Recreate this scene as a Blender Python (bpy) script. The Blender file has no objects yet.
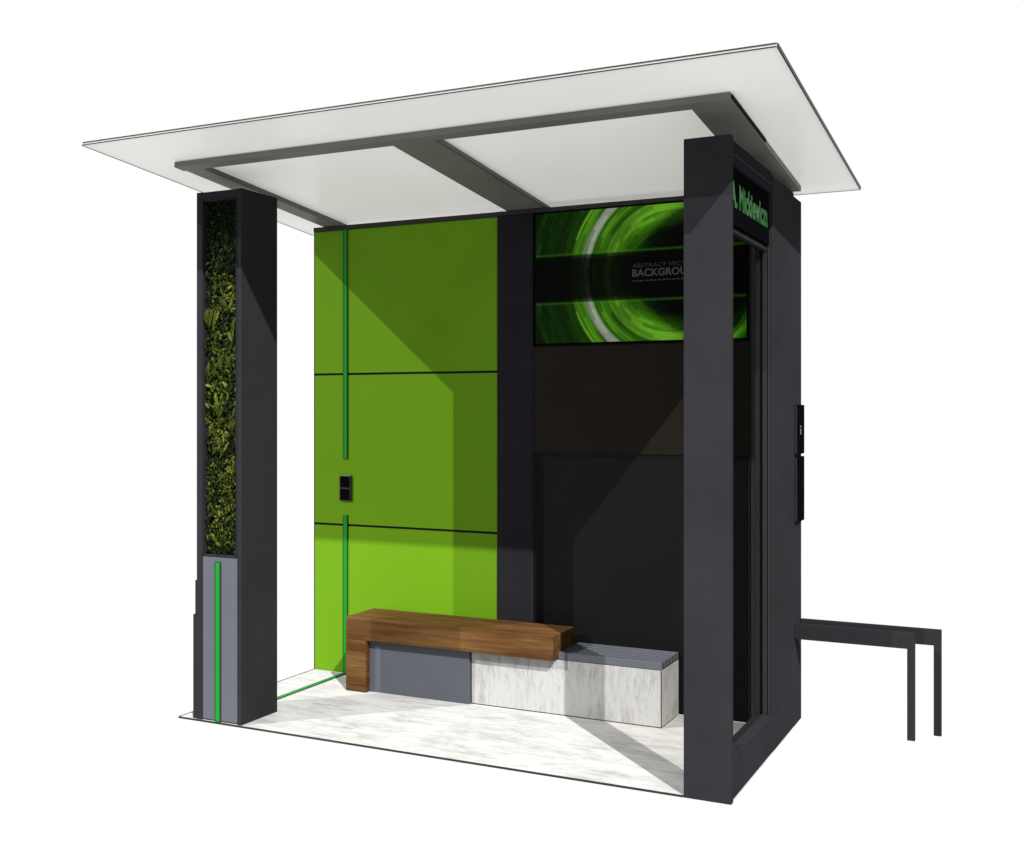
import bpy, bmesh, math, random
from mathutils import Vector, Matrix, noise as mnoise

random.seed(7)
S = bpy.context.scene
COL = S.collection

# ------------------------------------------------------------------ camera
cam_d = bpy.data.cameras.new("camera")
cam = bpy.data.objects.new("camera", cam_d)
COL.objects.link(cam)
cam.location = (3.8182, -4.2768, 1.5294)
cam.rotation_euler = (math.radians(90), 0, 0.4533)
cam_d.sensor_fit = 'HORIZONTAL'
cam_d.sensor_width = 36.0
cam_d.lens = 1116.0 / 1024.0 * 36.0
cam_d.shift_x = 0.0
cam_d.shift_y = (409.45 - 426.0) / 1024.0      # two-point perspective: horizon a little above the middle
cam_d.clip_start = 0.05
cam_d.clip_end = 2000.0
S.camera = cam

# ------------------------------------------------------------------ world: plain white studio surround
w = bpy.data.worlds.new("World")
S.world = w
w.use_nodes = True
bgn = w.node_tree.nodes['Background']
bgn.inputs[0].default_value = (1.0, 1.0, 1.0, 1)
bgn.inputs[1].default_value = 1.0

def lamp(name, az, el, strength, color, angle):
    d = bpy.data.lights.new(name, 'SUN')
    d.energy = strength
    d.color = color
    d.angle = math.radians(angle)
    o = bpy.data.objects.new(name, d)
    COL.objects.link(o)
    v = Vector((math.sin(az) * math.cos(el), math.cos(az) * math.cos(el), -math.sin(el)))
    o.rotation_euler = v.to_track_quat('-Z', 'Y').to_euler()
    o.location = (1.3 - v.x * 8, 0.5 - v.y * 8, 1 - v.z * 8)
    return o
lamp("key_light", math.radians(-46), math.radians(41.9), 7.6, (1.0, 0.985, 0.96), 0.5)   # from the front right
lamp("side_light", math.radians(44.5), math.radians(34.4), 3.5, (1.0, 0.985, 0.96), 0.5)   # from the front left

S.view_settings.view_transform = 'Standard'
S.view_settings.look = 'None'
S.view_settings.exposure = 0.0
S.view_settings.gamma = 1.0
S.view_settings.use_curve_mapping = False

# ------------------------------------------------------------------ materials
def newmat(name):
    m = bpy.data.materials.new(name)
    m.use_nodes = True
    nt = m.node_tree
    b = nt.nodes['Principled BSDF']
    return m, nt, b

def N(nt, t, **kw):
    n = nt.nodes.new(t)
    for k, v in kw.items():
        setattr(n, k, v)
    return n

def ramp(nt, src, stops, interp='LINEAR'):
    r = N(nt, 'ShaderNodeValToRGB')
    r.color_ramp.interpolation = interp
    el = r.color_ramp.elements
    while len(el) > 1:
        el.remove(el[-1])
    el[0].position = stops[0][0]; el[0].color = (*stops[0][1], 1)
    for p, c in stops[1:]:
        e = el.new(p); e.color = (*c, 1)
    if src is not None:
        nt.links.new(src, r.inputs[0])
    return r

def coords(nt, scale=(1, 1, 1), loc=(0, 0, 0)):
    tc = N(nt, 'ShaderNodeTexCoord')
    mp = N(nt, 'ShaderNodeMapping')
    mp.inputs['Scale'].default_value = scale
    mp.inputs['Location'].default_value = loc
    nt.links.new(tc.outputs['Object'], mp.inputs[0])
    return mp.outputs[0]

def noise(nt, vec, scale, detail=4, rough=0.55, dist=0.0):
    n = N(nt, 'ShaderNodeTexNoise')
    n.inputs['Scale'].default_value = scale
    n.inputs['Detail'].default_value = detail
    n.inputs['Roughness'].default_value = rough
    n.inputs['Distortion'].default_value = dist
    nt.links.new(vec, n.inputs['Vector'])
    return n.outputs[0]

def bump(nt, b, h, strength, distance=0.002):
    bp = N(nt, 'ShaderNodeBump')
    bp.inputs['Strength'].default_value = strength
    bp.inputs['Distance'].default_value = distance
    nt.links.new(h, bp.inputs['Height'])
    nt.links.new(bp.outputs[0], b.inputs['Normal'])

def paint(name, col, rough=0.45, spec=0.3, var=0.12, metallic=0.0, grain=140):
    """powder-coated or painted sheet with slight cloudy variation and a fine grain"""
    m, nt, b = newmat(name)
    v = coords(nt)
    n1 = noise(nt, v, 2.3, 5, 0.6)
    lo = tuple(c * (1 - var) for c in col); hi = tuple(c * (1 + var) for c in col)
    r = ramp(nt, n1, [(0.3, lo), (0.7, hi)])
    nt.links.new(r.outputs[0], b.inputs['Base Color'])
    b.inputs['Roughness'].default_value = rough
    b.inputs['Specular IOR Level'].default_value = spec
    b.inputs['Metallic'].default_value = metallic
    if grain:
        bump(nt, b, noise(nt, v, grain, 3), 0.02, 0.001)
    return m

M = {}
M['frame'] = paint('anthracite powder coat', (0.0170, 0.0172, 0.0196), 0.5, 0.0)
M['column'] = paint('dark anthracite sheet', (0.0125, 0.0125, 0.0155), 0.45, 0.0)
M['seal'] = paint('grey glass edge', (0.026, 0.026, 0.025), 0.4, 0.05)
M['profile'] = paint('brushed dark profile', (0.030, 0.029, 0.027), 0.45, 0.05)
M['trim'] = paint('black steel edging', (0.012, 0.012, 0.012), 0.5, 0.2)
M['gap'] = paint('black joint', (0.004, 0.005, 0.004), 0.7, 0.1)
M['panel_brown'] = paint('brown black laminate', (0.0115, 0.0096, 0.0076), 0.2, 0.02, grain=0)
M['panel_black'] = paint('black laminate', (0.0055, 0.0056, 0.0060), 0.18, 0.02, grain=0)
M['green'] = paint('lime green panel', (0.082, 0.188, 0.0062), 0.4, 0.03, 0.02, grain=0)
M['strip'] = paint('green plastic strip', (0.004, 0.165, 0.012), 0.45, 0.05, 0.05)
M['grey'] = paint('mid grey sheet', (0.066, 0.070, 0.084), 0.45, 0.08, 0.06)
M['slat'] = paint('slate grey slat', (0.070, 0.076, 0.090), 0.45, 0.05, 0.08)
M['beam'] = paint('taupe beam', (0.120, 0.116, 0.106), 0.45, 0.06, 0.12)
M['black'] = paint('black plastic', (0.0022, 0.0022, 0.0026), 0.4, 0.0)
M['plate'] = paint('charcoal plastic', (0.012, 0.011, 0.014), 0.4, 0.25)
M['mark'] = paint('pale print', (0.10, 0.10, 0.10), 0.6, 0.2)
M['soil'] = paint('dark felt', (0.0035, 0.0045, 0.003), 0.9, 0.1)


def concrete(name, scale, light, dark, pore=40):
    """cast concrete: fine streaks in one direction, soft clouds, scattered pores"""
    m, nt, b = newmat(name)
    v = coords(nt, scale)
    v2 = coords(nt)
    a = noise(nt, v, 1.0, 8, 0.72, 0.4)
    c = noise(nt, v, 4.3, 6, 0.7, 0.2)
    big = noise(nt, v2, 3.1, 4, 0.6)
    def mad(x, k, y):
        q = N(nt, 'ShaderNodeMath', operation='MULTIPLY_ADD')
        nt.links.new(x, q.inputs[0]); q.inputs[1].default_value = k
        if y is None: q.inputs[2].default_value = 0
        else: nt.links.new(y, q.inputs[2])
        return q.outputs[0]
    h = mad(a, 0.45, mad(c, 0.30, mad(big, 0.25, None)))
    mid = tuple((l * 0.62 + d_ * 0.38) for l, d_ in zip(light, dark))
    r = ramp(nt, h, [(0.36, dark), (0.46, mid), (0.53, light), (0.66, tuple(c_ * 1.04 for c_ in light))])
    po = N(nt, 'ShaderNodeTexVoronoi'); po.inputs['Scale'].default_value = pore
    nt.links.new(v2, po.inputs['Vector'])
    pr = ramp(nt, po.outputs['Distance'], [(0.04, (0.70, 0.69, 0.67)), (0.13, (1, 1, 1))])
    mm = N(nt, 'ShaderNodeMix', data_type='RGBA', blend_type='MULTIPLY')
    mm.inputs['Factor'].default_value = 0.5
    nt.links.new(r.outputs[0], mm.inputs['A']); nt.links.new(pr.outputs[0], mm.inputs['B'])
    nt.links.new(mm.outputs['Result'], b.inputs['Base Color'])
    b.inputs['Roughness'].default_value = 0.8
    b.inputs['Specular IOR Level'].default_value = 0.05
    bump(nt, b, h, 0.2, 0.002)
    return m
M['slab'] = concrete('pale concrete paving', (3.2, 13, 1), (0.37, 0.37, 0.366), (0.19, 0.19, 0.186), 26)
M['block'] = concrete('board marked concrete', (26, 6, 5.0), (0.30, 0.30, 0.295), (0.15, 0.148, 0.142), 60)

def wood(name):
    m, nt, b = newmat(name)
    a = noise(nt, coords(nt, (0.9, 22, 22)), 1.6, 7, 0.62, 0.35)
    c = noise(nt, coords(nt, (3.0, 120, 120)), 2.0, 4, 0.65)
    big = noise(nt, coords(nt, (1.3, 4, 4)), 1.5, 3, 0.5)
    def mad(x, k, y):
        q = N(nt, 'ShaderNodeMath', operation='MULTIPLY_ADD')
        nt.links.new(x, q.inputs[0]); q.inputs[1].default_value = k
        if y is None: q.inputs[2].default_value = 0
        else: nt.links.new(y, q.inputs[2])
        return q.outputs[0]
    h = mad(a, 0.45, mad(c, 0.22, mad(big, 0.33, None)))
    r = ramp(nt, h, [(0.34, (0.024, 0.0098, 0.0033)), (0.46, (0.052, 0.0232, 0.0075)),
                     (0.55, (0.082, 0.040, 0.0132)), (0.68, (0.150, 0.084, 0.031))])
    nt.links.new(r.outputs[0], b.inputs['Base Color'])
    b.inputs['Roughness'].default_value = 0.55
    b.inputs['Specular IOR Level'].default_value = 0.05
    bump(nt, b, h, 0.25, 0.002)
    return m
M['wood'] = wood('oiled brown timber')

def milky_glass():
    m, nt, b = newmat('grey translucent roof glass')
    out = nt.nodes['Material Output']
    tr = N(nt, 'ShaderNodeBsdfTransparent'); tr.inputs[0].default_value = (0.95, 0.95, 0.94, 1)
    b.inputs['Roughness'].default_value = 0.25
    b.inputs['Specular IOR Level'].default_value = 0.05
    r = ramp(nt, noise(nt, coords(nt), 1.1, 3), [(0.3, (0.70, 0.70, 0.69)), (0.7, (0.73, 0.73, 0.72))])
    nt.links.new(r.outputs[0], b.inputs['Base Color'])
    tl = N(nt, 'ShaderNodeBsdfTranslucent'); tl.inputs[0].default_value = (0.84, 0.835, 0.82, 1)
    m1 = N(nt, 'ShaderNodeMixShader'); m1.inputs[0].default_value = 0.225
    nt.links.new(b.outputs[0], m1.inputs[1]); nt.links.new(tl.outputs[0], m1.inputs[2])
    mx = N(nt, 'ShaderNodeMixShader'); mx.inputs[0].default_value = 0.85
    nt.links.new(tr.outputs[0], mx.inputs[1]); nt.links.new(m1.outputs[0], mx.inputs[2])
    nt.links.new(mx.outputs[0], out.inputs[0])
    return m
M['roof'] = milky_glass()

def smoked_glass(name, tint):
    m, nt, b = newmat(name)
    out = nt.nodes['Material Output']
    tr = N(nt, 'ShaderNodeBsdfTransparent'); tr.inputs[0].default_value = (*tint, 1)
    nt.links.new(tr.outputs[0], out.inputs[0])
    return m
M['pane'] = smoked_glass('smoked side glass', (0.86, 0.85, 0.83))

def emit(name, col, strength, base=(0.004, 0.004, 0.004)):
    m, nt, b = newmat(name)
    b.inputs['Base Color'].default_value = (*base, 1)
    b.inputs['Emission Color'].default_value = (*col, 1)
    b.inputs['Emission Strength'].default_value = strength
    b.inputs['Roughness'].default_value = 0.4
    b.inputs['Specular IOR Level'].default_value = 0.1
    return m
M['led'] = emit('green dot matrix lamps', (0.002, 0.26, 0.008), 0.30, (0.001, 0.006, 0.001))
M['copy'] = emit('screen lettering', (0.05, 0.06, 0.045), 0.6)
M['copy_dim'] = emit('faint screen lettering', (0.05, 0.06, 0.045), 0.28)

def screen_mat():
    """lit display picture: rings of green light cut by a black band (coordinates of the screen itself)"""
    m, nt, b = newmat('display picture of green rings')
    L = nt.links
    tc = N(nt, 'ShaderNodeTexCoord')
    sp = N(nt, 'ShaderNodeSeparateXYZ'); L.new(tc.outputs['Object'], sp.inputs[0])
    def math_(op, a, b_=None, c=None):
        n = N(nt, 'ShaderNodeMath', operation=op)
        for i, q in enumerate((a, b_, c)):
            if q is None: continue
            if isinstance(q, (int, float)): n.inputs[i].default_value = q
            else: L.new(q, n.inputs[i])
        return n.outputs[0]
    X, Z = sp.outputs[0], sp.outputs[2]            # origin at the display's lower left corner
    def radius(cx, cz):
        dx = math_('SUBTRACT', X, cx); dz = math_('SUBTRACT', Z, cz)
        return math_('SQRT', math_('ADD', math_('MULTIPLY', dx, dx), math_('MULTIPLY', dz, dz))), dx, dz
    r1, dx, dz = radius(0.745, 0.348)
    r2, _, _ = radius(0.928, 0.348)
    ang = math_('ARCTAN2', dz, dx)
    # fine rings
    v = N(nt, 'ShaderNodeCombineXYZ')
    L.new(math_('MULTIPLY', r1, 38.0), v.inputs[0]); L.new(math_('MULTIPLY', math_('ABSOLUTE', ang), 0.9), v.inputs[1])
    nz = N(nt, 'ShaderNodeTexNoise'); nz.inputs['Scale'].default_value = 1.0; nz.inputs['Detail'].default_value = 2
    L.new(v.outputs[0], nz.inputs['Vector'])
    rings = ramp(nt, nz.outputs[0], [(0.36, (0.5, 0.5, 0.5)), (0.5, (0.9, 0.9, 0.9)), (0.64, (1.15, 1.15, 1.15))])
    rmap = math_('MULTIPLY', r1, 1.0)
    def cells(rk, ak, lo, hi):
        cv = N(nt, 'ShaderNodeCombineXYZ')
        ri = math_('FLOOR', math_('MULTIPLY', r1, rk))
        L.new(ri, cv.inputs[0])
        L.new(math_('FLOOR', math_('ADD', math_('MULTIPLY', math_('ABSOLUTE', ang), ak), math_('MULTIPLY', ri, 0.37))), cv.inputs[1])
        wn = N(nt, 'ShaderNodeTexWhiteNoise', noise_dimensions='2D'); L.new(cv.outputs[0], wn.inputs['Vector'])
        return ramp(nt, wn.outputs['Value'], [(0.0, (lo, lo, lo)), (0.6, (1, 1, 1)), (1.0, (hi, hi, hi))])
    seg = cells(52.0, 3.1, 0.35, 1.25)
    prof = ramp(nt, rmap, [(0.0, (0.0, 0.006, 0.0)), (0.205, (0.005, 0.03, 0.0)), (0.26, (0.03, 0.13, 0.002)), (0.285, (0.09, 0.30, 0.010)),
                           (0.335, (0.12, 0.36, 0.018)), (0.358, (0.10, 0.32, 0.014)), (0.366, (0.02, 0.09, 0.002)), (0.395, (0.03, 0.13, 0.003)),
                           (0.402, (0.09, 0.30, 0.012)), (0.418, (0.08, 0.27, 0.010)), (0.424, (0.025, 0.11, 0.002)), (0.438, (0.03, 0.13, 0.003)),
                           (0.443, (0.30, 0.36, 0.26)), (0.482, (0.33, 0.39, 0.29)), (0.488, (0.04, 0.17, 0.004)), (0.515, (0.05, 0.20, 0.006)),
                           (0.52, (0.10, 0.33, 0.014)), (0.542, (0.09, 0.30, 0.012)), (0.55, (0.009, 0.045, 0.001)),
                           (0.66, (0.004, 0.022, 0.001)), (0.72, (0.006, 0.038, 0.001)), (0.80, (0.002, 0.008, 0.001))])
    rside = ramp(nt, math_('ADD', dx, 0.5), [(0.55, (1, 1, 1)), (0.62, (0.22, 0.75, 0.04))])
    mu0 = N(nt, 'ShaderNodeMix', data_type='RGBA', blend_type='MULTIPLY'); mu0.inputs['Factor'].default_value = 1
    L.new(prof.outputs[0], mu0.inputs['A']); L.new(rside.outputs[0], mu0.inputs['B'])
    mul = N(nt, 'ShaderNodeMix', data_type='RGBA', blend_type='MULTIPLY'); mul.inputs['Factor'].default_value = 1
    L.new(mu0.outputs['Result'], mul.inputs['A']); L.new(rings.outputs[0], mul.inputs['B'])
    mu1 = N(nt, 'ShaderNodeMix', data_type='RGBA', blend_type='MULTIPLY'); mu1.inputs['Factor'].default_value = 0.75
    L.new(mul.outputs['Result'], mu1.inputs['A']); L.new(seg.outputs[0], mu1.inputs['B'])
    # dark round heart
    hr = ramp(nt, r2, [(0.26, (0.03, 0.03, 0.03)), (0.325, (0.30, 0.30, 0.30)), (0.36, (1, 1, 1))])
    mu2 = N(nt, 'ShaderNodeMix', data_type='RGBA', blend_type='MULTIPLY'); mu2.inputs['Factor'].default_value = 1
    L.new(mu1.outputs['Result'], mu2.inputs['A']); L.new(hr.outputs[0], mu2.inputs['B'])
    # black band with thin green rims
    az = math_('ABSOLUTE', math_('SUBTRACT', Z, 0.335))
    band = ramp(nt, az, [(0.0, (0.02, 0.02, 0.02)), (0.100, (0.03, 0.03, 0.03)), (0.124, (0.22, 0.22, 0.22)), (0.1265, (1, 1, 1))])
    mu3 = N(nt, 'ShaderNodeMix', data_type='RGBA', blend_type='MULTIPLY'); mu3.inputs['Factor'].default_value = 1
    L.new(mu2.outputs['Result'], mu3.inputs['A']); L.new(band.outputs[0], mu3.inputs['B'])
    rim = ramp(nt, az, [(0.119, (0, 0, 0)), (0.1255, (0.012, 0.05, 0.003)), (0.1275, (0.012, 0.05, 0.003)), (0.136, (0, 0, 0))])
    add = N(nt, 'ShaderNodeMix', data_type='RGBA', blend_type='ADD'); add.inputs['Factor'].default_value = 1
    L.new(mu3.outputs['Result'], add.inputs['A']); L.new(rim.outputs[0], add.inputs['B'])
    b.inputs['Base Color'].default_value = (0.003, 0.003, 0.003, 1)
    b.inputs['Roughness'].default_value = 0.25
    b.inputs['Specular IOR Level'].default_value = 0.0
    L.new(add.outputs['Result'], b.inputs['Emission Color'])
    b.inputs['Emission Strength'].default_value = 0.85
    return m
M['display'] = screen_mat()

def leafmat(name, col):
    m, nt, b = newmat(name)
    v = coords(nt)
    lo = tuple(c * 0.6 for c in col)
    r = ramp(nt, noise(nt, v, 40, 2), [(0.35, lo), (0.65, col)])
    nt.links.new(r.outputs[0], b.inputs['Base Color'])
    b.inputs['Roughness'].default_value = 0.6
    b.inputs['Specular IOR Level'].default_value = 0.03
    return m
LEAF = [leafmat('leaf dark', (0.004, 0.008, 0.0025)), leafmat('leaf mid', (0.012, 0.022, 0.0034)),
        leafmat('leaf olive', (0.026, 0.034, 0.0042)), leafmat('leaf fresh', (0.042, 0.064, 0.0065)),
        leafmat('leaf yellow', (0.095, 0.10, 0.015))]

# ------------------------------------------------------------------ builders
def box(bm, x0, x1, y0, y1, z0, z1, bev=0.0025, seg=1):
    t = bmesh.new()
    vs = [t.verts.new((x, y, z)) for x in (x0, x1) for y in (y0, y1) for z in (z0, z1)]
    for f in ((0, 1, 3, 2), (4, 6, 7, 5), (0, 4, 5, 1), (2, 3, 7, 6), (0, 2, 6, 4), (1, 5, 7, 3)):
        t.faces.new([vs[i] for i in f])
    if bev > 0:
        b = min(bev, 0.3 * min(x1 - x0, y1 - y0, z1 - z0))
        bmesh.ops.bevel(t, geom=t.edges[:], offset=b, segments=seg, affect='EDGES', profile=0.5)
    bmesh.ops.recalc_face_normals(t, faces=t.faces)
    me = bpy.data.meshes.new('tmp'); t.to_mesh(me); t.free()
    bm.from_mesh(me); bpy.data.meshes.remove(me)

def obj(name, bm, mat, parent=None, origin=None):
    """one mesh object; bm is in world coordinates, the object sits at its parent's origin"""
    me = bpy.data.meshes.new(name)
    base = Vector((0, 0, 0))
    p = parent
    while p is not None:
        base += p.location; p = p.parent
    o_loc = Vector(origin) - base if origin is not None else Vector((0, 0, 0))
    bmesh.ops.translate(bm, verts=bm.verts, vec=-(base + o_loc))
    bm.to_mesh(me); bm.free()
    for m_ in (mat if isinstance(mat, list) else [mat]):
        me.materials.append(m_)
    o = bpy.data.objects.new(name, me)
    COL.objects.link(o)
    o.location = o_loc
    o.parent = parent
    return o

def boxes(name, mat, parent, *bs, bev=0.0025, seg=1, origin=None):
    bm = bmesh.new()
    for b in bs:
        box(bm, *b, bev=bev, seg=seg)
    return obj(name, bm, mat, parent, origin)

def tag(o, label, cat, group=None):
    o['label'] = label; o['category'] = cat
    o['kind'] = 'thing'
    if group: o['group'] = group
    return o

def thing(name, label, cat, loc, group=None):
    o = bpy.data.objects.new(name, None)
    o.empty_display_size = 0.1
    COL.objects.link(o)
    o.location = loc
    return tag(o, label, cat, group)

def lettering(name, text, height, loc, rot, mat, parent, width=None, depth=0.001, bold=0.0, spacing=1.0, shear=0.0):
    cu = bpy.data.curves.new(name, 'FONT')
    cu.body = text; cu.size = 1.0; cu.extrude = 0.0; cu.offset = bold; cu.space_character = spacing
    cu.resolution_u = 4
    to = bpy.data.objects.new('tmp_text', cu)
    COL.objects.link(to)
    bpy.context.view_layer.update()
    me = bpy.data.meshes.new_from_object(to)
    bpy.data.objects.remove(to); bpy.data.curves.remove(cu)
    xs = [v.co.x for v in me.vertices]; 
    x0, x1 = min(xs), max(xs)
    sy = height / 0.69                                  # cap height of the built-in face
    sx = sy if width is None else width / (x1 - x0)
    bm = bmesh.new(); bm.from_mesh(me); bpy.data.meshes.remove(me)
    for v in bm.verts:
        v.co = Vector(((v.co.x - x0) * sx, v.co.y * sy, 0))
    r = bmesh.ops.extrude_face_region(bm, geom=bm.faces[:])
    bmesh.ops.translate(bm, verts=[g for g in r['geom'] if isinstance(g, bmesh.types.BMVert)], vec=(0, 0, depth))
    bmesh.ops.recalc_face_normals(bm, faces=bm.faces)
    bmesh.ops.transform(bm, matrix=Matrix.Translation(loc) @ rot.to_4x4(), verts=bm.verts)
    return obj(name, bm, mat, parent)

ROT_FRONT = Matrix.Rotation(math.radians(90), 3, 'X')                      # reads from the front (-y)
ROT_SIDE = Matrix.Rotation(math.radians(90), 3, 'Z') @ ROT_FRONT           # reads from the right (+x)

W = 2.686        # outer right face of the shelter
H = 2.6          # height of the posts

# ------------------------------------------------------------------ setting
GZ = -0.008
fl = boxes('pavement', M['slab'], None, (-0.104, 2.682, 0.0005, 1.118, GZ + 0.001, 0.0), bev=0)
fl['kind'] = 'structure'
boxes('edge_trim', M['trim'], fl,
      (-0.111, 2.493, -0.0062, 0.0, GZ, -0.0002), (-0.111, -0.1045, 0.0005, 1.118, GZ, 0.0012), bev=0)

# ------------------------------------------------------------------ planted column, left
col = thing('planter_column', 'tall anthracite column with a strip of leafy planting behind its front frame', 'column', (0.139, 0.14, 0))
boxes('casing', M['frame'], col,
      (0, 0.035, 0, 0.28, 0, H), (0.2535, 0.2785, 0, 0.28, 0, H),
      (0.0355, 0.253, 0.08, 0.28, 0, H), (0.0355, 0.253, 0.002, 0.0795, 2.553, H - 0.001),
      (0.0355, 0.253, 0.004, 0.0795, 0.806, 0.815), bev=0.002)
boxes('frame_lip', M['frame'], col,
      (0.0355, 0.0405, -0.004, 0.004, 0.8155, 2.5525), (0.248, 0.253, -0.004, 0.004, 0.8155, 2.5525),
      (0.0355, 0.253, -0.004, 0.0015, 2.553, 2.558), bev=0.001)
boxes('kick_panel', M['grey'], col, (0.037, 0.2515, 0.003, 0.06, 0.006, 0.8045), bev=0.0015)
st = boxes('light_strip', M['strip'], col, (0.121, 0.147, -0.004, 0.0025, 0.003, 0.781), bev=0.0015)
boxes('strip_edge', M['trim'], st, (0.1175, 0.1205, -0.0035, 0.0025, 0.003, 0.7845), (0.1475, 0.1505, -0.0035, 0.0025, 0.003, 0.7845),
      (0.121, 0.147, -0.0035, 0.0025, 0.7815, 0.7845), bev=0)
boxes('side_cover', M['frame'], col, (-0.013, -0.0005, 0.004, 0.26, 0.0, 0.685), (-0.026, -0.0135, 0.004, 0.26, 0.0, 0.515), bev=0.0015)
# planting: felt backing and many separate leaves
pb = boxes('planting_felt', M['soil'], col, (0.036, 0.2525, 0.062, 0.079, 0.8155, 2.5525), bev=0)
bm = bmesh.new()
def leaf(c, direction, length, width, mi, tilt):
    d = Vector(direction).normalized()
    n = Vector((random.uniform(-.5, .5), -1, random.uniform(-.2, .7) + tilt)).normalized()
    s = d.cross(n).normalized(); n = s.cross(d)
    pts = [c, c + d * length * .3 + s * width * .42, c + d * length * .65 + s * width * .4, c + d * length - n * length * .12,
           c + d * length * .65 - s * width * .4, c + d * length * .3 - s * width * .42]
    mid1 = c + d * length * .3 + n * width * .16; mid2 = c + d * length * .65 + n * width * .14
    vs = [bm.verts.new(p) for p in pts]; m1 = bm.verts.new(mid1); m2 = bm.verts.new(mid2)
    for q in ((vs[0], vs[1], m1), (vs[0], m1, vs[5]), (vs[1], vs[2], m2, m1), (m1, m2, vs[4], vs[5]), (vs[2], vs[3], m2), (m2, vs[3], vs[4])):
        f = bm.faces.new(q); f.material_index = mi; f.smooth = True
def clampx(x): return min(max(x, 0.042), 0.246)
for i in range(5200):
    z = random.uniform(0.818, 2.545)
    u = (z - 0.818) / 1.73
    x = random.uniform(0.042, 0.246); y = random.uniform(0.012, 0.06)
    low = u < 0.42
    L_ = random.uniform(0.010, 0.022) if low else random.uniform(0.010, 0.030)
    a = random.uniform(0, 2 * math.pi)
    pal = [0, 0, 1, 1, 2, 2, 3, 4] if low else ([0, 0, 0, 1, 1, 1, 2, 3] if u < 0.85 else [0, 0, 0, 0, 0, 1])  # last palette, for the top, has painted shade in its greens
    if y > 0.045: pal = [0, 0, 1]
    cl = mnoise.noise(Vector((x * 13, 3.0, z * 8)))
    if u > 0.88: pal = [0, 0, 0, 0, 1]  # topmost leaves nearly black: the roof's shade is put into their colour
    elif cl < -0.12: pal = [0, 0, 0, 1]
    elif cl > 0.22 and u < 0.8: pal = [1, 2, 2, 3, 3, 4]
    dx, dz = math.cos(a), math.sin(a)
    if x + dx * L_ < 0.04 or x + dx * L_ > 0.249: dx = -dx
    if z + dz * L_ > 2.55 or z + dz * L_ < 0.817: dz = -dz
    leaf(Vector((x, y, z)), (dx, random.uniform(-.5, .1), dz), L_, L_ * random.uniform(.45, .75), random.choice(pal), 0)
# fern-like tufts
tufts = [(0.10, 2.13, 3), (0.075, 1.95, 3), (0.20, 2.04, 2), (0.16, 1.72, 3), (0.19, 1.60, 3), (0.12, 1.50, 3), (0.21, 1.45, 2),
         (0.15, 1.32, 3), (0.21, 1.20, 3), (0.14, 1.14, 3), (0.08, 1.40, 2), (0.19, 2.30, 0), (0.22, 1.85, 2), (0.06, 1.66, 2)]
for (tx, tz, mi) in tufts:
    base = random.uniform(55, 125); spread = random.uniform(25, 70); big = random.uniform(0.05, 0.12)
    for k in range(random.randint(5, 12)):
        a = math.radians(base + random.uniform(-spread, spread))
        ln = big * random.uniform(0.5, 1.1)
        dx, dz = math.cos(a) * .7, math.sin(a)
        x = clampx(tx + random.uniform(-.02, .02))
        if clampx(x + dx * ln) != x + dx * ln: dx *= 0.15
        leaf(Vector((x, random.uniform(0.004, 0.035), tz + random.uniform(-.04, .04))),
             (dx, random.uniform(-.03, .15), dz), ln, ln * random.uniform(.18, .36), random.choice([mi, mi, max(mi - 1, 1), min(mi + 1, 4), 2]), random.uniform(-.1, .3))
for k in range(260):                                    # sprigs between the tufts
    z = random.uniform(0.85, 2.42); x = random.uniform(0.05, 0.238)
    a = random.uniform(0.2, 2.9); ln = random.uniform(0.018, 0.045)
    dx = math.cos(a)
    if clampx(x + dx * ln) != x + dx * ln: dx *= -1
    leaf(Vector((x, random.uniform(0.006, 0.03), z)), (dx, random.uniform(-.2, .1), math.sin(a)), ln, ln * random.uniform(.25, .5),
         random.choice([1, 1, 2, 2, 3, 4] if z < 2.1 else [0, 1, 1, 2]), random.uniform(-.2, .3))  # upper sprigs take darker greens as painted shade
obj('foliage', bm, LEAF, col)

# ------------------------------------------------------------------ green wall
gw = thing('green_wall', 'lime green back wall of three stacked panels beside the planted column', 'wall', (0.5, 1.15, 0))
boxes('backing', M['gap'], gw, (-0.102, 1.102, 1.128, 1.17, 0.001, 2.572), bev=0)
for z0, z1 in ((0.0005, 0.853), (0.8655, 1.728), (1.7405, 2.571)):
    boxes('wall_panel', M['green'], gw, (-0.1025, 1.1005, 1.12, 1.1275, z0, z1), bev=0.001)
boxes('side_edge', M['trim'], gw, (-0.1065, -0.103, 1.1185, 1.17, 0.0005, 2.572), bev=0)
boxes('top_rail', M['trim'], gw, (-0.1065, 1.102, 1.113, 1.17, 2.5725, 2.5975), bev=0.001)
for z0, z1 in ((0.004, 0.917), (1.242, 2.5715)):
    s_ = boxes('light_strip', M['strip'], gw, (0.1055, 0.1285, 1.113, 1.1195, z0, z1), bev=0.001)
    boxes('strip_edge', M['trim'], s_, (0.1015, 0.105, 1.1135, 1.1195, z0, z1), (0.129, 0.1325, 1.1135, 1.1195, z0, z1), bev=0)

so = thing('wall_socket', 'small charcoal two gang charging socket on the green wall', 'socket', (0.12, 1.12, 1.0))
boxes('face_plate', M['plate'], so, (0.08, 0.16, 1.107, 1.1195, 1.0, 1.148), bev=0.003, seg=2)
for z in (1.006, 1.078):
    boxes('socket_insert', M['black'], so, (0.088, 0.152, 1.1045, 1.1065, z, z + 0.063), bev=0.001)

fs = boxes('floor_strip', M['strip'], None, (0.108, 0.130, 0.285, 1.110, 0.0005, 0.005), bev=0.0015, origin=(0.119, 0.7, 0))
tag(fs, 'thin green guide strip laid along the pale paving from the column to the wall', 'strip')
boxes('strip_edge', M['trim'], fs, (0.1035, 0.1075, 0.285, 1.110, 0.0005, 0.0045), (0.1305, 0.1345, 0.285, 1.110, 0.0005, 0.0045), bev=0)

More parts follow.
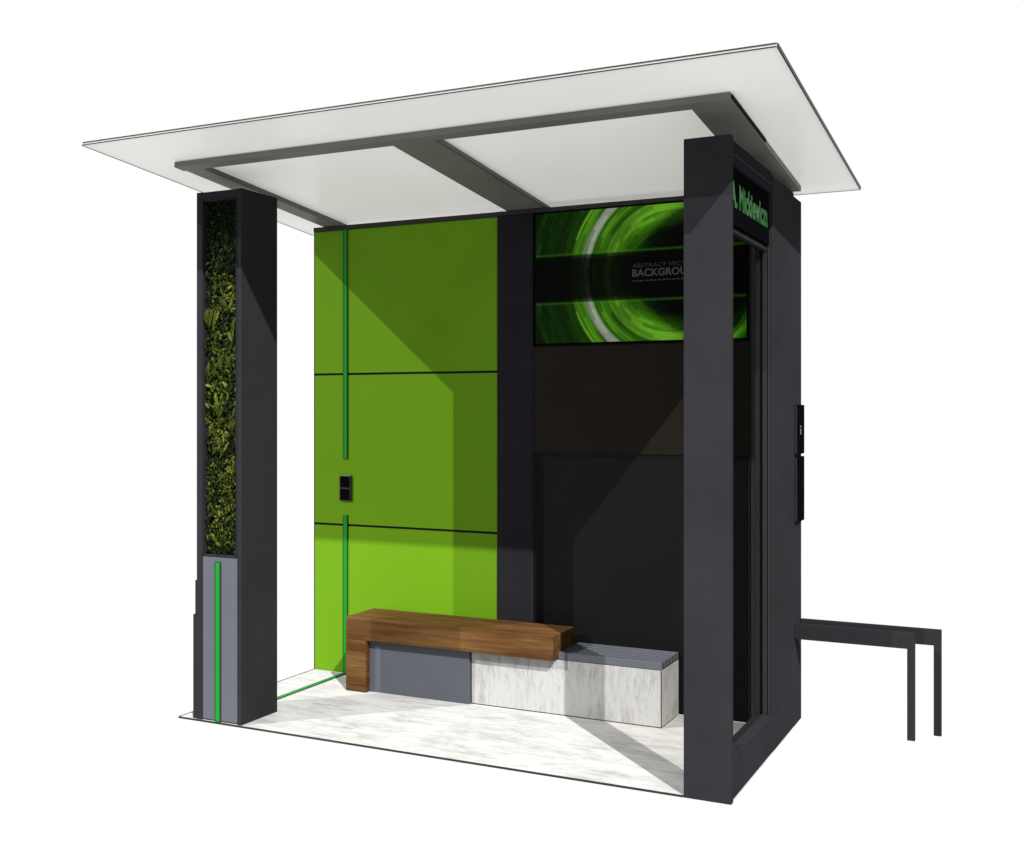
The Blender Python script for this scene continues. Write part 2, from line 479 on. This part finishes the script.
# ------------------------------------------------------------------ dark back wall
dw = thing('dark_wall', 'black back wall with an anthracite pillar, behind the slatted seat', 'wall', (1.9, 1.2, 0))
boxes('pillar', M['column'], dw, (1.103, 1.3075, 1.112, 1.30, 0.0005, 2.575), bev=0.002)
boxes('core', M['frame'], dw, (1.308, 2.602, 1.135, 1.31, 0.0005, 2.56), bev=0)
boxes('top_rail', M['trim'], dw, (1.103, 2.602, 1.110, 1.134, 2.5755, 2.5975), bev=0.001)
boxes('wall_panel', M['panel_black'], dw, (1.315, 2.475, 1.12, 1.1345, 0.0005, 1.286), bev=0.001)
o = boxes('wall_panel', M['panel_brown'], dw, (1.315, 2.475, 1.12, 1.1345, 1.3000, 1.862), bev=0.001)
boxes('joint', M['gap'], dw, (1.315, 2.475, 1.126, 1.1345, 1.2862, 1.2997), (1.315, 2.475, 1.126, 1.1345, 1.8625, 1.868), bev=0)
boxes('frame_profile', M['frame'], dw, (1.308, 1.3145, 1.114, 1.1345, 0.0005, 2.575), (2.4755, 2.482, 1.114, 1.1345, 0.0005, 2.575), bev=0.001)
boxes('side_panel', M['profile'], dw, (2.4825, 2.602, 1.118, 1.1345, 0.0005, 2.575), bev=0.001)

sc = thing('advert_screen', 'wide dark screen showing green light rings, above the black wall panels', 'screen', (1.33, 1.12, 1.872))
boxes('bezel', M['black'], sc, (1.3155, 1.3325, 1.112, 1.1195, 1.8685, 2.575), (2.464, 2.4745, 1.112, 1.1195, 1.8685, 2.575),
      (1.333, 2.4635, 1.112, 1.1195, 1.8685, 1.8785), (1.333, 2.4635, 1.112, 1.1195, 2.5665, 2.575), bev=0.001)
dsp = boxes('display', M['display'], sc, (1.333, 2.4635, 1.1135, 1.1195, 1.879, 2.566), bev=0, origin=(1.333, 1.1135, 1.879))
lettering('headline', 'ABSTRACT VECTOR', 0.020, (1.878, 1.1128, 2.252), ROT_FRONT, M['copy_dim'], dsp, width=0.33, depth=0.0005)
lettering('headline', 'BACKGROUND', 0.036, (1.876, 1.1128, 2.207), ROT_FRONT, M['copy'], dsp, width=0.37, depth=0.0005, bold=0.02)
bm = bmesh.new(); x = 1.878
while x < 2.20:
    wd = random.uniform(0.006, 0.022)
    box(bm, x, x + wd, 1.1123, 1.1128, 2.181, 2.188, bev=0); x += wd + random.uniform(.004, .008)
obj('small_print', bm, M['copy_dim'], dsp)

# ------------------------------------------------------------------ right side wall
sw = thing('side_wall', 'anthracite end wall with a narrow glass pane and broad front post, at the right', 'wall', (2.64, 0.6, 0))
boxes('front_post', M['frame'], sw, (2.4935, W, -0.0065, 0.022, GZ, H), bev=0.002)
boxes('rear_post', M['frame'], sw, (2.606, W - 0.001, 0.70, 1.147, 0.0005, 2.573), bev=0.002)
boxes('rear_panel', M['frame'], sw, (2.6025, W, 1.1475, 1.318, 0.0005, 2.556), bev=0.002)
boxes('bottom_rail', M['frame'], sw, (2.606, W - 0.002, 0.0225, 0.6995, 0.0, 0.168), bev=0.003)
boxes('top_fascia', M['column'], sw, (2.606, W - 0.006, 0.0225, 0.6995, 2.492, 2.588), bev=0.002)
boxes('lintel', M['column'], sw, (2.606, W - 0.034, 0.0225, 0.6995, 2.25, 2.4915), bev=0.002)
boxes('glass_pane', M['pane'], sw, (2.632, 2.640, 0.0225, 0.6895, 0.1685, 2.2495), bev=0)
boxes('glazing_bead', M['frame'], sw, (2.612, 2.630, 0.684, 0.6995, 0.1685, 2.2495), (2.642, 2.662, 0.688, 0.6995, 0.1685, 2.2495),
      (2.642, 2.662, 0.0225, 0.6875, 2.236, 2.2495), bev=0.001)
for xa, xb in ((2.6065, 2.6105), (2.667, 2.671)):
    boxes('jamb_profile', M['profile'], sw, (xa, xb, 0.692, 0.6995, 0.1685, 2.2495), bev=0.001)
boxes('fascia_seam', M['gap'], sw, (W - 0.0055, W - 0.003, 0.03, 0.36, 2.528, 2.533), (W - 0.0055, W - 0.003, 0.365, 0.69, 2.528, 2.533),
      (W - 0.0055, W - 0.003, 0.36, 0.365, 2.50, 2.56), bev=0)
boxes('roof_pin', M['beam'], sw, (2.61, 2.622, 0.60, 0.612, 2.5885, 2.646), bev=0.002)

sg = thing('name_sign', 'black stop name sign with green lettering, under the roof over the glass pane', 'sign', (2.66, 0.36, 2.25))
boxes('sign_board', M['black'], sg, (W - 0.0335, W - 0.016, 0.026, 0.6965, 2.262, 2.486), bev=0.002)
lettering('lettering', 'A. Mickiewicza', 0.094, (W - 0.0158, 0.045, 2.338), ROT_SIDE, M['led'], sg, width=0.62, depth=0.001, bold=0.035)

for z0, z1, lab in ((1.313, 1.552, 'upper black wall box with a small pale mark, on the end wall edge'),
                    (0.985, 1.300, 'lower black wall box, longer and plain, on the end wall edge')):
    nb = thing('wall_box', lab, 'wall box', (W, 1.23, z0), 'black boxes on the end wall edge')
    boxes('case', M['black'], nb, (W + 0.0005, W + 0.018, 1.16, 1.305, z0, z1), bev=0.002)
    boxes('mounting_plate', M['plate'], nb, (W + 0.0005, W + 0.012, 1.148, 1.1595, z0 + 0.003, z1 - 0.003), bev=0.001)
    if z0 > 1.2:
        boxes('mark', M['mark'], nb, (W + 0.0182, W + 0.0192, 1.205, 1.222, 1.408, 1.436), (W + 0.0182, W + 0.0192, 1.205, 1.222, 1.442, 1.452), bev=0)

# ------------------------------------------------------------------ seat
be = thing('bench', 'low bench joining a brown timber seat to a pale concrete block with grey slats', 'bench', (1.2, 0.97, 0))
boxes('timber_seat', M['wood'], be, (0.343, 1.578, 0.79, 1.07, 0.2805, 0.4035), bev=0.004, seg=2)
boxes('timber_leg', M['wood'], be, (0.343, 0.4725, 0.79, 1.068, 0.0005, 0.28), bev=0.004, seg=2)
boxes('grey_panel', M['grey'], be, (0.473, 1.084, 0.828, 1.10, 0.0005, 0.28), bev=0.001)
blk = boxes('concrete_block', M['block'], be, (1.0885, 2.119, 0.847, 1.118, 0.003, 0.275), bev=0.0015)
boxes('edge_trim', M['trim'], blk, (1.0845, 1.088, 0.8455, 1.1, 0.0005, 0.275), (1.0885, 2.119, 0.8455, 1.1, 0.0005, 0.0028),
      (2.1165, 2.1205, 0.8452, 0.8468, 0.003, 0.275), bev=0)
boxes('slat_bed', M['gap'], be, (1.584, 2.118, 0.858, 1.117, 0.2755, 0.3115), bev=0)
for k in range(6):
    y0 = 0.846 + k * 0.0468
    boxes('slat', M['slat'], be, (1.579, 2.1205, y0, y0 + 0.031, 0.2795 if k else 0.277, 0.3145), bev=0.002)

# ------------------------------------------------------------------ leaning rails outside
for y0, x1, lab in ((1.157, 3.235, 'front leaning rail, the shorter black bar with one leg beside the end wall'),
                    (1.290, 3.338, 'rear leaning rail, the longer black bar with one leg beside the end wall')):
    rl = thing('leaning_rail', lab, 'rail', (x1, y0 + 0.0125, 0), 'black leaning rails beside the end wall')
    boxes('bar', M['frame'], rl, (W + 0.0005, x1, y0, y0 + 0.026, 0.4225, 0.497), bev=0.0015)
    boxes('leg', M['frame'], rl, (x1 - 0.034, x1, y0 + 0.0005, y0 + 0.0255, 0.0, 0.422), bev=0.0015)

# ------------------------------------------------------------------ sloping roof
T = math.atan(0.0935)
rf = thing('glass_roof', 'large sloping sheet of grey translucent glass carried on a taupe beam frame', 'roof', (0, 1.12, 2.599))
def rbox(name, mat, parent, *bs, bev=0.002):
    """boxes in the roof's own plane: y measured from the back wall line, z from the beams' underside"""
    bm = bmesh.new()
    for b in bs: box(bm, *b, bev=bev)
    me = bpy.data.meshes.new(name); bm.to_mesh(me); bm.free(); me.materials.append(mat)
    o = bpy.data.objects.new(name, me); COL.objects.link(o); o.parent = parent
    return o
BH = 0.027
fb = rbox('front_beam', M['beam'], rf, (-0.056, 2.705, -1.222, -1.152, 0, BH))
rbox('side_beam', M['beam'], rf, (-0.042, 0.068, -1.1515, 0.10, 0.0005, BH - 0.0005))
rbox('middle_beam', M['beam'], rf, (1.155, 1.375, -1.1515, 0.10, 0.0005, BH - 0.0005))
rb = rbox('side_beam', M['beam'], rf, (2.532, 2.705, -1.1515, 0.10, 0.0005, BH - 0.0005))
rbox('edge_profile', M['frame'], rb, (2.7055, 2.713, -1.215, -0.66, 0.004, 0.020), bev=0.004)
rbox('middle_channel', M['beam'], rf, (1.3775, 1.385, -1.1515, 0.10, 0.004, BH - 0.004))
X0, X1, Y0, Y1 = -0.308, 2.956, -1.560, 0.258
gl = rbox('glass_sheet', M['roof'], rf, (X0, X1, Y0, Y1, BH + 0.004, BH + 0.017), bev=0)
rbox('edge_seal', M['seal'], gl, (X0, X1, Y0 - 0.004, Y0 - 0.0005, BH + 0.003, BH + 0.0075), (X0, X1, Y0 - 0.004, Y0 - 0.0005, BH + 0.0145, BH + 0.019),
     (X1 + 0.0005, X1 + 0.006, Y0, Y1, BH + 0.003, BH + 0.018), (X0 - 0.006, X0 - 0.0005, Y0, Y1, BH + 0.003, BH + 0.009),
     (X0, X1, Y1 + 0.0005, Y1 + 0.006, BH + 0.003, BH + 0.008), bev=0)
rf.rotation_euler = (-T, 0, 0)
